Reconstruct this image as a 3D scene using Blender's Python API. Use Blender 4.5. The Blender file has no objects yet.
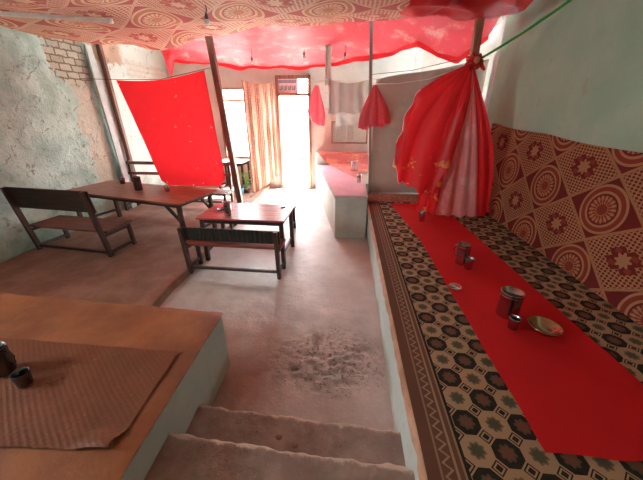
import bpy, bmesh, math, random
from mathutils import Vector, Matrix, noise as mn
random.seed(7)
PI = math.pi
C = bpy.context.scene.collection
sin, cos = math.sin, math.cos

# ------------------------------------------------------------------ node helpers
class E:
    nt = None
    def __init__(s, x): s.x = x
    def __add__(a, b): return M('ADD', a, b)
    def __radd__(a, b): return M('ADD', b, a)
    def __sub__(a, b): return M('SUBTRACT', a, b)
    def __rsub__(a, b): return M('SUBTRACT', b, a)
    def __mul__(a, b): return M('MULTIPLY', a, b)
    def __rmul__(a, b): return M('MULTIPLY', b, a)
    def __truediv__(a, b): return M('DIVIDE', a, b)
    def __lt__(a, b): return M('LESS_THAN', a, b)
    def __gt__(a, b): return M('GREATER_THAN', a, b)
    def abs(a): return M('ABSOLUTE', a)
    def fl(a): return M('FLOOR', a)
    def fr(a): return M('FRACT', a)
def link(v, sock):
    if isinstance(v, E): v = v.x
    if isinstance(v, bpy.types.NodeSocket): E.nt.links.new(v, sock)
    else:
        if sock.type == 'RGBA' and len(v) == 3: v = (*v, 1)
        sock.default_value = v
def M(op, *a, clamp=False):
    n = E.nt.nodes.new('ShaderNodeMath'); n.operation = op; n.use_clamp = clamp
    for i, v in enumerate(a): link(v, n.inputs[i])
    return E(n.outputs[0])
def mx(f, a, b):
    n = E.nt.nodes.new('ShaderNodeMix'); n.data_type = 'RGBA'
    link(f, n.inputs[0]); link(a, n.inputs[6]); link(b, n.inputs[7])
    return E(n.outputs[2])
def sstep(x, a, b):
    n = E.nt.nodes.new('ShaderNodeMapRange'); n.interpolation_type = 'SMOOTHSTEP'
    link(x, n.inputs[0]); n.inputs[1].default_value = a; n.inputs[2].default_value = b
    return E(n.outputs[0])
def coord(kind='Object'):
    n = E.nt.nodes.new('ShaderNodeTexCoord'); return E(n.outputs[kind])
def xyz(v):
    n = E.nt.nodes.new('ShaderNodeSeparateXYZ'); link(v, n.inputs[0])
    return [E(o) for o in n.outputs]
def vec(x, y, z=0.0):
    n = E.nt.nodes.new('ShaderNodeCombineXYZ')
    for i, v in enumerate((x, y, z)): link(v, n.inputs[i])
    return E(n.outputs[0])
def nz(v, scale, detail=4, rough=.55, stretch=None):
    if stretch:
        m = E.nt.nodes.new('ShaderNodeMapping'); link(v, m.inputs[0]); m.inputs[3].default_value = stretch; v = E(m.outputs[0])
    n = E.nt.nodes.new('ShaderNodeTexNoise'); link(v, n.inputs['Vector'])
    n.inputs['Scale'].default_value = scale; n.inputs['Detail'].default_value = detail; n.inputs['Roughness'].default_value = rough
    return E(n.outputs[0])
def vor(v, scale, feature='F1'):
    n = E.nt.nodes.new('ShaderNodeTexVoronoi'); n.feature = feature
    link(v, n.inputs['Vector']); n.inputs['Scale'].default_value = scale
    return E(n.outputs[0])
def bump(h, strength=.5, dist=.02):
    n = E.nt.nodes.new('ShaderNodeBump'); link(h, n.inputs['Height'])
    n.inputs['Strength'].default_value = strength; n.inputs['Distance'].default_value = dist
    return E(n.outputs[0])
MATS = {}
def mat(name, fn):
    if name in MATS: return MATS[name]
    m = bpy.data.materials.new(name); m.use_nodes = True
    nt = m.node_tree; nt.nodes.clear(); E.nt = nt
    out = nt.nodes.new('ShaderNodeOutputMaterial')
    nt.links.new(fn().x, out.inputs[0]); MATS[name] = m
    return m
def bsdf(col, rough=.7, metal=0., normal=None, spec=.5):
    n = E.nt.nodes.new('ShaderNodeBsdfPrincipled')
    link(col, n.inputs['Base Color']); link(rough, n.inputs['Roughness']); link(metal, n.inputs['Metallic'])
    n.inputs['Specular IOR Level'].default_value = spec
    if normal: link(normal, n.inputs['Normal'])
    return E(n.outputs[0])
def clothsh(col, trans=.4, rough=.6, normal=None, tcol=None, spec=.3):
    a = bsdf(col, rough, 0, normal, spec)
    t = E.nt.nodes.new('ShaderNodeBsdfTranslucent'); link(tcol or col, t.inputs[0])
    m = E.nt.nodes.new('ShaderNodeMixShader'); link(trans, m.inputs[0])
    link(a, m.inputs[1]); E.nt.links.new(t.outputs[0], m.inputs[2])
    return E(m.outputs[0])

# ------------------------------------------------------------------ materials
def plain(name, col, rough=.6, metal=0., var=.12, sc=14, b=.12, spec=.5):
    def f():
        o = coord(); n = nz(o, sc)
        c = mx(n, tuple(x*(1-var*2) for x in col), tuple(min(1, x*(1+var*2)) for x in col))
        return bsdf(c, rough, metal, bump(nz(o, sc*4), b, .004), spec)
    return mat(name, f)
def wood(name, col, axis=0, rough=.5):
    def f():
        o = coord(); st = [9, 9, 9]; st[axis] = .9
        n = nz(o, 3, 6, .6, tuple(st)); w = nz(o, 1.7, 3)
        c = mx(sstep(n, .3, .7), tuple(x*.55 for x in col), tuple(min(1, x*1.25) for x in col))
        c = mx(sstep(w, .55, .8)*.5, c, tuple(min(1, x*1.6+.02) for x in col))
        return bsdf(c, rough, 0, bump(n, .25, .004))
    return mat(name, f)
def fabric(name, col, trans=.35, col2=None, thr=(.62, .68), psc=6, rough=.55, spec=.3, wr=.3, zmax=None, thru=0.):
    def f():
        o = coord(); w = nz(o, 5, 3)
        c = mx(nz(o, 2.5), tuple(x*.86 for x in col), tuple(min(1, x*1.1) for x in col))
        if col2:
            k = sstep(nz(o, psc, 5, .65), *thr)
            if zmax: k = k*(1-sstep(xyz(o)[2], zmax-.3, zmax))
            c = mx(k, c, col2)
        sh = clothsh(c, trans, rough, bump(w+nz(o, 60, 2)*.15, wr, .03), None, spec)
        if thru:      # thin open weave
            t = E.nt.nodes.new('ShaderNodeBsdfTransparent'); link(col, t.inputs[0]); m = E.nt.nodes.new('ShaderNodeMixShader'); link(thru, m.inputs[0])
            E.nt.links.new(sh.x, m.inputs[1]); E.nt.links.new(t.outputs[0], m.inputs[2]); sh = E(m.outputs[0])
        return sh
    return mat(name, f)

def m_leftwall():
    o = coord(); x, y, z = xyz(o)
    n1 = nz(o, 2.2, 6, .65); n2 = nz(o, 9, 6, .7); n3 = nz(o, 30, 4)
    c = mx(sstep(n1, .32, .68), (.33, .51, .46), (.58, .79, .73))
    c = mx(sstep(n2, .56, .70)*.35, c, (.66, .64, .52))
    flake = M('MAXIMUM', sstep(nz(o, 6.5, 7, .75), .60, .66), sstep(nz(o, 19, 5, .7, (1, 1, .6)), .63, .67)*sstep(n1, .44, .52))
    c = mx(flake*.7, c, (.28, .31, .22))
    # white washed bay beyond the post
    c = mx(sstep(y, 5.72, 5.78), c, mx(n1, (.56, .68, .64), (.74, .87, .85)))
    # bare earthy strip
    e = (sstep(y + (n1-.5)*1.1, 5.05, 5.2)*(1-sstep(y+(n2-.5)*.3, 5.52, 5.58)))
    c = mx(e*.7, c, mx(n2, (.46, .37, .29), (.66, .60, .50)))
    # exposed bricks
    b = E.nt.nodes.new('ShaderNodeTexBrick')
    link(vec(y+(n2-.5)*.09, z+(n2-.5)*.07), b.inputs['Vector']); b.inputs['Scale'].default_value = 1
    b.inputs['Brick Width'].default_value = .22; b.inputs['Row Height'].default_value = .105; b.inputs['Mortar Size'].default_value = .012
    b.inputs['Color1'].default_value = (.56, .56, .47, 1); b.inputs['Color2'].default_value = (.44, .43, .34, 1); b.inputs['Mortar'].default_value = (.20, .17, .12, 1)
    wob = (n2-.5)*.35
    wob2 = wob+(n1-.5)*.9
    k1 = sstep(y+wob2, 4.92, 4.98)*(1-sstep(y+wob, 5.60, 5.64))*sstep(z+wob, 2.42, 2.48)
    k2 = sstep(y+wob, 6.6, 6.7)*sstep(z+wob*.5, 2.66, 2.7)*(1-sstep(z+wob*.4, 2.98, 3.02))
    k3 = sstep(y+wob, 5.75, 5.8)*(1-sstep(y+wob, 6.5, 6.7))*sstep(z+wob, 2.86, 2.9)
    k = M('MAXIMUM', k1, k2)
    c = mx(k1, c, E(b.outputs[0])); c = mx(k2*.6, c, mx(.55, E(b.outputs[0]), (.8, .8, .76)))
    c = mx(k3*.8, c, (.50, .33, .20))
    crack = vor(vec(x, y+(n1-.5)*1.3+(n2-.5)*.25, z+(n3-.5)*.12+(n1-.5)*.8), 1.1, 'DISTANCE_TO_EDGE') < .006
    c = mx(crack*sstep(n2, .48, .52)*.7, c, (.10, .09, .07))
    foot_tone = 1-sstep(z+(n1-.5)*.9, .15, .75)  # wall turns darker and greener towards the floor
    c = mx(foot_tone*.55, c, (.16, .20, .13))
    h = n1*.6+n2*.5+n3*.12-flake*.25+k*(E(b.outputs[1])*-.8-.2)-e*.15
    return bsdf(c, .85, 0, bump(h, .8, .05), .2)
def m_plaster(c1, c2, c3, amt=.5, sc=2., bs=.35):
    def f():
        o = coord(); n1 = nz(o, sc, 6, .6); n2 = nz(o, sc*5, 6, .7)
        c = mx(sstep(n1, .3, .7), c1, c2); c = mx(sstep(n2, .56, .72)*amt, c, c3)
        return bsdf(c, .75, 0, bump(n1*.5+n2*.5+nz(o, 40)*.1, bs, .03), .25)
    return f
def m_blockside():
    o = coord(); x, y, z = xyz(o); n1 = nz(o, 3, 6); n2 = nz(o, 14, 6, .7)
    c = mx(n1, (.40, .52, .50), (.62, .70, .68))
    c = mx(sstep(n2, .58, .68)*.5, c, (.45, .36, .28))
    c = mx(sstep(z+(n2-.5)*.09, .515, .545), c, (.42, .20, .09))
    c = mx((1-sstep(z+(n1-.5)*.3, .02, .16))*.7, c, (.34, .24, .18))
    return bsdf(c, .75, 0, bump(n1+n2*.6, .5, .02), .25)
def m_mud(c1, c2, c3, rough=.55, sc=3.):
    def f():
        o = coord(); n1 = nz(o, sc, 6, .6); n2 = nz(o, sc*6, 5, .7)
        c = mx(sstep(n1, .3, .72), c1, c2); c = mx(sstep(n2, .55, .75)*.5, c, c3)
        return bsdf(c, mx(n2, (rough-.12,)*3, (rough+.2,)*3), 0, bump(n1+n2*.5+nz(o, 55)*.12, .35, .02), .4)
    return f
def m_floor():
    o = coord(); x, y, z = xyz(o)
    n1 = nz(o, 1.8, 6, .6); n2 = nz(o, 9, 6, .7); n3 = nz(o, 45, 4)
    c = mx(sstep(n1, .3, .7), (.44, .38, .355), (.62, .56, .53))
    c = mx(sstep(n2, .52, .72)*.5, c, (.58, .50, .46))
    red = (1-sstep(x+(n1-.5)*.9, -.72, -.3))*(1-sstep(y+(n1-.5)*.8, 1.7, 2.3))
    c = mx(red*.75, c, mx(n2, (.24, .10, .05), (.38, .20, .12)))
    pit = sstep(nz(o, 30, 3, .6), .56, .61)
    px = M('DIVIDE', x+0.08, .5); py = M('DIVIDE', y-1.92, .36)
    near = 1-sstep(M('SQRT', px*px+py*py)+(n1-.5)*1.6, .45, 1.2)
    c = mx(pit*near*.55, c, (.22, .13, .10))
    h = n1*.4+n2*.35+n3*.1-pit*near*1.3
    return bsdf(c, mx(n2, (.33,)*3, (.62,)*3), 0, bump(h, .75, .035), .5)
def diamond(base, tan, rust, pu, pv, trans, tk=1.):
    def f():
        u, v, _ = xyz(coord('UV'))
        p = u/pu; q = v/pv; a = p+q+.5; b = p-q+.5
        ia, ib = a.fl(), b.fl(); fa, fb = a.fr()-.5, b.fr()-.5
        par = M('FLOORED_MODULO', ia+ib, 2.0) > .5
        edge = M('MAXIMUM', fa.abs(), fb.abs())
        du = (fa+fb)*.5*pu; dv = (fa-fb)*.5*pv
        r = M('SQRT', du*du+dv*dv)/(pv/.62)/1.12; th = M('ARCTAN2', dv, du)
        rays = M('SINE', th*18) > M('SINE', r*120)*.6
        c = mx(rays, rust, tan); c = mx(r < .045, c, rust)
        c = mx(r > .115, c, base); c = mx(r > .13, c, tan); c = mx(r > .15, c, rust); c = mx(r > .185, c, tan); c = mx(r > .205, c, base)
        g = M('SINE', a*2*PI*11)*M('SINE', b*2*PI*11)
        d = mx(g > -.1, base, tan)
        flo = M('SINE', (fa)*4*PI)*M('SINE', fb*4*PI).abs()
        ros = (M('SINE', th*8)*.012+r)
        d = mx((M('MAXIMUM', fa.abs(), fb.abs()) < .25)*(M('MINIMUM', fa.abs(), fb.abs()) < .13), d, base)
        d = mx((fa.abs()-.19).abs()*1+(fb.abs()-.0) < .07, d, rust); d = mx((fb.abs()-.19).abs()+fa.abs() < .07, d, rust)
        d = mx(ros < .055, d, tan)
        c = mx(par, c, d)
        tw = M('SINE', (u+v)*260) > .2
        c = mx(edge > .474, c, mx(tw, tan, mx(.35, tan, base)))
        o = coord(); w = nz(o, 3.5, 4); c = mx(w*.35, c, tuple(x*.6 for x in base))
        return clothsh(c, trans, .8, bump(w, .35, .05), None, .15)
    return f
def m_carpet():
    u, v, _ = xyz(coord('UV')); cs = .135
    i, j = ((u-.19)/cs), (v/cs); par = M('FLOORED_MODULO', i.fl()+j.fl(), 2.0) > .5
    lx, ly = i.fr()-.5, j.fr()-.5; ax, ay = lx.abs(), ly.abs()
    m = M('MAXIMUM', M('MAXIMUM', ax, ay), (ax+ay)*.72)
    th = M('ARCTAN2', ly, lx); pet = M('SINE', th*8)*.03
    dk, tn = (.013, .017, .014), (.45, .31, .19)
    d = mx(m+pet < .27, dk, (.10, .075, .05)); d = mx(m+pet < .2, d, (.19, .075, .05))
    l = mx(m+pet < .27, tn, (.20, .15, .085)); l = mx(m+pet < .2, l, (.085, .10, .065))
    c = mx(par, l, d); c = mx(m > .475, c, tn)
    cor = (.5-ax)+(.5-ay)
    c = mx(cor < .13, c, dk)
    c = mx(((cor > .2)*(cor < .26)), c, dk)
    # border strips
    tri = ((v/.055).fr()-.5).abs()*.07
    zz = ((u-.085-tri).abs() < .007)
    bd = mx(zz, (.15, .075, .05), (.38, .24, .16))
    bd = mx(u < .065, bd, (.16, .075, .05)); bd = mx((u-.068).abs() < .005, bd, (.34, .2, .13)); bd = mx((u-.138).abs() < .006, bd, (.38, .26, .16))
    bd = mx(u > .15, bd, (.16, .08, .055)); bd = mx(u > .165, bd, (.36, .22, .13)); bd = mx(u > .175, bd, dk)
    c = mx(u < .19, c, bd)
    o = coord(); n = nz(o, 30, 4)
    c = mx(n*.2, c, (.16, .10, .07))
    return bsdf(c, .9, 0, bump(nz(o, 220, 2), .4, .004), .15)
def m_mat():
    u, v, _ = xyz(coord('UV'))
    wv = M('SINE', u*165)*M('SINE', v*190)
    o = coord(); n = nz(o, 5, 5); n2 = nz(o, 26, 4)
    c = mx(n, (.13, .043, .02), (.235, .085, .036)); c = mx(sstep(wv, -.6, .2)*-.2+.2, c, (.11, .035, .018))
    c = mx(sstep(n2, .62, .74)*.3, c, (.42, .22, .12))
    return bsdf(c, .55, 0, bump(wv*.6+n*3, .3, .006), .35)
LW = mat('peeling_plaster', m_leftwall)
GW = mat('green_limewash', m_plaster((.34, .54, .42), (.47, .65, .51), (.38, .36, .27), .45, 1.2, .18))
PW = mat('pale_plaster', m_plaster((.58, .47, .42), (.70, .60, .55), (.50, .38, .32), .4, 1.6))
BW = mat('pale_blue_boards', m_plaster((.55, .62, .60), (.70, .75, .72), (.46, .40, .33), .5, 1.5))
WW = mat('white_wash', m_plaster((.74, .75, .74), (.82, .82, .80), (.66, .60, .56), .5, 1.0))
SIDE = mat('painted_masonry', m_blockside)
CSIDE = mat('counter_masonry', m_plaster((.52, .58, .55), (.70, .73, .70), (.52, .42, .36), .5, 2.5))
FLO = mat('worn_floor', m_floor)
MUD = mat('mud_floor', m_mud((.19, .095, .062), (.32, .185, .135), (.40, .29, .235)))
TOP = mat('mud_top', m_mud((.20, .072, .032), (.36, .14, .058), (.19, .085, .045), .42, 2.4))
STEP = mat('step_mud', m_mud((.24, .13, .09), (.36, .22, .17), (.44, .31, .26), .7, 5))
def m_step(a, b_):
    def f():
        o = coord(); x, y, z = xyz(o); n1 = nz(o, 5, 6, .6); n2 = nz(o, 22, 5, .7)
        c = mx(sstep(n1, .3, .72), (.25, .175, .145), (.38, .285, .245)); c = mx(sstep(n2, .55, .75)*.5, c, (.46, .35, .30))
        d = M('SUBTRACT', (x+.96)*((b_-a)/1.36)+a, y)
        chip = (1-sstep(d+(n2-.5)*.09, .010, .03))
        c = mx(chip*.9, c, (.62, .50, .40))
        return bsdf(c, .75, 0, bump(n1+n2*.8, .6, .02), .25)
    return mat('chipped_step_%d' % int(a*100), f)
LIP = mat('mud_lip', m_mud((.40, .20, .12), (.58, .36, .25), (.30, .14, .08), .7, 6))
DIA = mat('medallion_cloth', diamond((.17, .022, .022), (.46, .26, .13), (.27, .05, .033), .8, .62, .06))
CEIL = mat('ceiling_cloth', diamond((.60, .17, .15), (.90, .68, .48), (.66, .30, .18), 1.1, .85, .4))
CARP = mat('octagon_carpet', m_carpet)
RUSH = mat('rush_weave', m_mat)
RUN = fabric('red_runner_felt', (.62, .018, .022), 0.02, None, rough=.75, spec=.15, wr=.12)
REDL = fabric('red_print_cotton', (.74, .020, .028), .42, (1., .42, .34), (.65, .71), 8, thru=.14)
REDC = fabric('red_canopy_cotton', (.88, .11, .14), .45, (.98, .50, .46), (.50, .78), 3)
REDD = fabric('red_draped_satin', (.80, .022, .032), .3, (.92, .32, .10), (.69, .72), 6, .4, .5)
PINK = fabric('pink_lining', (.92, .40, .42), .45, (.95, .58, .58), (.5, .65), 5)
GOLDP = fabric('red_gold_print', (.82, .025, .035), .3, (.98, .45, .14), (.58, .61), 7, .4, .5, .3, 1.55)
TRIM = plain('pale_pink_trim', (.95, .62, .60), .6)
CORAL = fabric('coral_cotton', (.82, .14, .18), .15)
GREY = fabric('grey_cotton', (.50, .49, .45), .12, None)
PALE = fabric('pale_grey_cotton', (.62, .61, .57), .15, None)
PINKT = fabric('pink_table_cover', (.78, .42, .53), 0., (.84, .54, .60), (.5, .7), 3, .4, .5)
ORG = fabric('orange_red_cover', (.70, .22, .22), 0., (.80, .36, .26), (.5, .6), 3)
TARP = fabric('brown_tarp', (.40, .34, .29), .12, (.46, .39, .33), (.5, .7), 3, .6)
RUG = fabric('brown_rug', (.30, .15, .11), 0., (.42, .26, .19), (.5, .6), 14, .9)
WD = wood('dark_wood', (.040, .022, .018)); WDZ = wood('dark_wood_upright', (.062, .030, .022), 2)
WT = wood('table_wood', (.27, .10, .055), 0, .36); WM = wood('red_painted_wood', (.42, .085, .075), 0, .32)
WB = wood('brown_wood', (.19, .07, .045)); WBZ = wood('post_wood', (.20, .085, .05), 2)
def m_corr():
    o = coord(); x, y, z = xyz(o); w = M('SINE', x*110)
    return bsdf(mx(nz(o, 12), (.014, .018, .015), (.028, .034, .028)), .42, 0, bump(w, .8, .008))
WBOARD = mat('black_green_board', m_corr)
SEAT = wood('seat_wood', (.20, .065, .045), 0, .4)
ORP = wood('orange_post', (.42, .20, .12), 2)
STEEL = plain('steel', (.62, .60, .58), .16, 1., .05, 8, .03)
DSTEEL = plain('dark_steel', (.14, .13, .13), .25, .9, .05, 8, .03)
DST2 = plain('dimmed_steel', (.40, .37, .37), .2, 1., .06, 8, .04)  # steel darkened to imitate reflections of dark surroundings
BRASS = plain('brassy_steel', (.58, .50, .33), .2, 1., .08, 8, .05)
IRON = plain('grey_iron', (.34, .31, .28), .5, .4)
ROPE = plain('green_rope_fibre', (.07, .38, .07), .7); CORD = plain('pale_cord', (.70, .62, .50), .8); WIRE = plain('dark_wire', (.04, .04, .04), .6)
TUBE = plain('tube_white', (.92, .88, .82), .4); WHITE = plain('bulb_white', (.85, .85, .82), .3)
BLUEP = plain('blue_plastic', (.10, .34, .55), .4); LEAFM = plain('leaf_green', (.12, .42, .06), .5)
PBLUE = plain('pale_blue_paint', (.50, .60, .60), .7, 0, .15, 6, .3)
SIGN = plain('sign_white', (.78, .77, .80), .5); INK = plain('sign_ink', (.05, .045, .08), .6); LILAC = plain('sign_lilac', (.36, .30, .46), .6)
OUTG = plain('outdoor_dust', (.66, .63, .60), .9)
def m_bamboo():
    o = coord(); u, v, _ = xyz(coord('UV'))
    n = nz(o, 6, 5, .6, (1, 1, .25)); s = M('SINE', u*130)
    c = mx(n, (.30, .12, .08), (.50, .28, .20)); c = mx(sstep(nz(o, 34, 3), .6, .66)*.6, c, (.80, .66, .52))
    c = mx(sstep(s, .3, .9)*.4, c, (.34, .15, .09))
    return clothsh(c, .04, .85, bump(s+n, .4, .01))
BAMB = mat('split_cane', m_bamboo)

# ------------------------------------------------------------------ mesh helpers
def box(bm, c, s, rot=None, bev=0.):
    r = bmesh.ops.create_cube(bm, size=1.0)
    vs = r['verts']
    for v in vs: v.co = Vector((v.co.x*s[0], v.co.y*s[1], v.co.z*s[2]))
    if bev:
        es = list({e for v in vs for e in v.link_edges})
        rr = bmesh.ops.bevel(bm, geom=es, offset=bev, segments=2, affect='EDGES', profile=.6)
        vs = list({v for f in rr['faces'] for v in f.verts} | {v for v in vs if v.is_valid})
    mtx = Matrix.Translation(c) @ (rot.to_4x4() if rot else Matrix())
    for v in vs: v.co = mtx @ v.co
def bar(bm, a, b, w, d, bev=.004):
    a, b = Vector(a), Vector(b); z = (b-a).normalized()
    h = Vector((1, 0, 0)) if abs(z.x) < .9 else Vector((0, 1, 0))
    y = z.cross(h).normalized(); x = y.cross(z)
    box(bm, (a+b)/2, (w, d, (b-a).length), Matrix((x, y, z)).transposed(), bev)
def tube(bm, pts, r, seg=8, cap=True):
    pts = [Vector(p) for p in pts]; rings = []
    for i, p in enumerate(pts):
        t = (pts[min(i+1, len(pts)-1)]-pts[max(i-1, 0)]).normalized()
        h = Vector((0, 0, 1)) if abs(t.z) < .9 else Vector((1, 0, 0))
        x = t.cross(h).normalized(); y = t.cross(x)
        rr = r[i] if isinstance(r, (list, tuple)) else r
        rings.append([bm.verts.new(p+x*rr*cos(2*PI*k/seg)+y*rr*sin(2*PI*k/seg)) for k in range(seg)])
    for a, b in zip(rings, rings[1:]):
        for k in range(seg): bm.faces.new((a[k], a[(k+1) % seg], b[(k+1) % seg], b[k]))
    if cap: bm.faces.new(rings[0][::-1]); bm.faces.new(rings[-1])
def lathe(bm, prof, seg=28, c=(0, 0, 0)):
    rings = []
    for r, z in prof:
        if r < 1e-5: rings.append([bm.verts.new((c[0], c[1], c[2]+z))])
        else: rings.append([bm.verts.new((c[0]+r*cos(2*PI*k/seg), c[1]+r*sin(2*PI*k/seg), c[2]+z)) for k in range(seg)])
    for a, b in zip(rings, rings[1:]):
        for k in range(seg):
            q = (k+1) % seg
            if len(a) == 1 and len(b) == 1: continue
            if len(a) == 1: bm.faces.new((a[0], b[q], b[k]))
            elif len(b) == 1: bm.faces.new((a[k], a[q], b[0]))
            else: bm.faces.new((a[k], a[q], b[q], b[k]))
def sheet(nu, nv, f, uvf=None, bm=None):
    bm = bm or bmesh.new(); uvl = bm.loops.layers.uv.verify()
    g = [[bm.verts.new(f(i/nu, j/nv)) for j in range(nv+1)] for i in range(nu+1)]
    uvf = uvf or (lambda u, v: (u, v))
    for i in range(nu):
        for j in range(nv):
            fc = bm.faces.new((g[i][j], g[i+1][j], g[i+1][j+1], g[i][j+1])); fc.smooth = True
            for lp, (a, b) in zip(fc.loops, ((i, j), (i+1, j), (i+1, j+1), (i, j+1))): lp[uvl].uv = uvf(a/nu, b/nv)
    return bm
def obj(name, bm, m, parent=None, smooth=False, base=False):
    bmesh.ops.recalc_face_normals(bm, faces=bm.faces)
    me = bpy.data.meshes.new(name); off = None
    if base:
        xs = [v.co.x for v in bm.verts]; ys = [v.co.y for v in bm.verts]; zs = [v.co.z for v in bm.verts]
        off = Vector(((min(xs)+max(xs))/2, (min(ys)+max(ys))/2, min(zs)))
        for v in bm.verts: v.co -= off
    bm.to_mesh(me); bm.free(); me.materials.append(m)
    if smooth:
        for p in me.polygons: p.use_smooth = True
    o = bpy.data.objects.new(name, me); C.objects.link(o)
    if off: o.location = off
    if parent: o.parent = parent
    return o
def struct(name, bm, m, parent=None):
    o = obj(name, bm, m, parent)
    if not parent: o['kind'] = 'structure'
    return o
def tag(o, label, cat, group=None):
    o['label'] = label; o['category'] = cat
    if group: o['group'] = group
    return o
def thing(name, label, cat, loc=(0, 0, 0), rz=0., group=None):
    o = bpy.data.objects.new(name, None); C.objects.link(o); o.empty_display_size = .1
    o.location = loc; o.rotation_euler = (0, 0, rz)
    return tag(o, label, cat, group)
def one(name, fn, m, label, cat, group=None, smooth=False):
    bm = bmesh.new(); fn(bm)
    return tag(obj(name, bm, m, None, smooth, True), label, cat, group)
def part(name, fn, m, parent, smooth=False):
    bm = bmesh.new(); fn(bm); return obj(name, bm, m, parent, smooth)
def N(x, y, z=0., s=1.): return mn.noise(Vector((x*s, y*s, z*s)))
def prism(bm, poly, z0, z1):
    a = [bm.verts.new((x, y, z0)) for x, y in poly]; b = [bm.verts.new((x, y, z1)) for x, y in poly]
    bm.faces.new(a[::-1]); bm.faces.new(b); n = len(poly)
    for i in range(n): bm.faces.new((a[i], a[(i+1) % n], b[(i+1) % n], b[i]))
def lerp(pts, t):          # piecewise-linear through tuples, t in 0..1
    k = t*(len(pts)-1); i = min(int(k), len(pts)-2); f = k-i
    return tuple(a+(b-a)*f for a, b in zip(pts[i], pts[i+1]))

# ------------------------------------------------------------------ setting
def lumpy(x0, x1, y0, y1, z, nx, ny, amp, thick):
    bm = sheet(nx, ny, lambda u, v: (x0+(x1-x0)*u, y0+(y1-y0)*v, z+amp*(N(x0+(x1-x0)*u, y0+(y1-y0)*v, 0, 2.2)+.5*N(x0+(x1-x0)*u, y0+(y1-y0)*v, 3, 7))))
    box(bm, ((x0+x1)/2, (y0+y1)/2, z-thick/2-.06), (x1-x0, y1-y0, thick))
    return bm
def floorz(x, y):
    d = math.hypot((x+.08)/.62, (y-1.92)/.42); k = max(0, 1-d)
    pit = (min(0, N(x, y, 5, 11)+.05)*.05+max(-.02, min(0, N(x, y, 9, 26)+.02)*.035))*min(1, k*2)
    return .006*N(x, y, 0, 2)+.003*N(x, y, 1, 8)+pit
def f_floor():
    bm = sheet(260, 330, lambda u, v: (-2.3+4.5*u, 1.0+5.4*v, floorz(-2.3+4.5*u, 1.0+5.4*v)))
    box(bm, (-1.25, 3.1, -.16), (7.1, 10.4, .2)); sheet(20, 10, lambda u, v: (-4.8+7.2*u, 6.4+2.0*v, .004*N(u*7, v*2, 0, 3)), None, bm)
    return bm
struct('floor', f_floor(), FLO)
def dining(bm):
    # raised earthen floor with a rounded front ledge
    def f(u, v):
        y = 1.7+6.5*v; xr = -2.08+.05*N(y, 2, 0, 1.4)-.02*(y-3)
        prof = [(-4.75, .1), (-4.0, .1), (-3.3, .1), (-2.9, .1), (-2.6, .1), (-2.35, .1), (-2.16, .1), (-2.08, .085), (-2.06, .0), (-2.06, -.05)]
        x, z = lerp(prof, u); x = x if x < -2.3 else x+(xr+2.08)
        return (x, y, z+.008*N(x, y, 0, 2.5)+.004*N(x, y, 0, 9))
    sheet(60, 90, f, None, bm)
bm = bmesh.new(); dining(bm); struct('raised_dining_floor', bm, MUD)
def step(bm, x0, x1, ya, yb, yback, z, seed):
    def f(u, v):
        x = x0+(x1-x0)*u; nose = ya+(yb-ya)*u+.022*N(x, seed, 0, 5)+.012*N(x, seed, 2, 17)
        prof = [(nose+.012, -.02), (nose+.006, z-.05), (nose+.004+.008*N(x, seed, 4, 9), z-.018), (nose-.008, z-.002), (nose-.03, z+.002)]
        prof += [(nose-.03+(yback-nose+.03)*k/6, z) for k in range(1, 7)]
        y, zz = lerp(prof, v)
        return (x, y, zz+(.007*N(x, y, seed, 6)+.005*N(x, y, seed, 19) if zz > z-.03 else 0))
    sheet(110, 44, f, None, bm)
for i, (a, b, bk, z) in enumerate(((1.29, 1.22, .85, .17), (.99, .92, .5, .34))):
    bm = bmesh.new(); step(bm, -.96, .40, a, b, bk, z, i*3+1); o = struct('entrance_step_slab', bm, m_step(a, b))
bm = bmesh.new(); box(bm, (-.28, -.15, .255), (1.36, 1.5, .51)); struct('entry_floor', bm, STEP)
def pebbles(b):
    for x, y, r in ((-.36, 1.12, .022), (-.25, 1.08, .022), (-.40, 1.03, .017), (-.5, 1.14, .012), (.02, 1.1, .01)):
        lathe(b, [(0, -.012), (r*.9, -.008), (r, 0), (r*.8, r*.3), (r*.4, r*.5), (0, r*.55)], 14, (x, y, .168))
bm = bmesh.new(); pebbles(bm); o = obj('pebbles', bm, STEP, None, True); tag(o, 'few rounded pebbles bedded in the lower entrance step', 'pebbles'); o['kind'] = 'stuff'
# left wall, right wall, back wall, rear wall
LY0, LY1, LZ0, LZ1 = -.3, .8, 1.95, 2.75  # opening added in the left wall, out of view, to let in fill light
bm = sheet(90, 40, lambda u, v: (-4.7+.018*N(u*7.3, v*3.5, 0, 2.3)+.008*N(u*7.3, v*3.5, 2, 8), LY1+.1+7.3*u, 3.5*v))
for y0, y1, z0, z1 in ((LY1, 8.3, 0, 3.5), (-.9, LY0, 0, 3.5), (LY0, LY1, 0, LZ0), (LY0, LY1, LZ1, 3.5)): box(bm, (-4.84, (y0+y1)/2, (z0+z1)/2), (.2, y1-y0, z1-z0))
struct('wall_left', bm, LW)
bm = bmesh.new()
for y in (LY0+.03, (LY0+LY1)/2, LY1-.03): box(bm, (-4.82, y, (LZ0+LZ1)/2), (.1, .06, LZ1-LZ0), None, .005)
for z in (LZ0+.03, LZ1-.03): box(bm, (-4.82, (LY0+LY1)/2, z), (.1, LY1-LY0, .06), None, .005)
struct('added_fill_window', bm, BW)  # frame of the added fill-light opening
bm = sheet(60, 30, lambda u, v: (2.2+.006*N(u*6, v*3.5, 0, 1.8), -.9+6.15*u, 3.6*v)); box(bm, (2.31, 2.175, 1.8), (.2, 6.15, 3.6)); struct('wall_right', bm, GW)
bm = bmesh.new(); box(bm, (2.62, 5.34, 1.8), (.85, .18, 3.6), None, .02); struct('wall_right_return', bm, BW)
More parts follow.
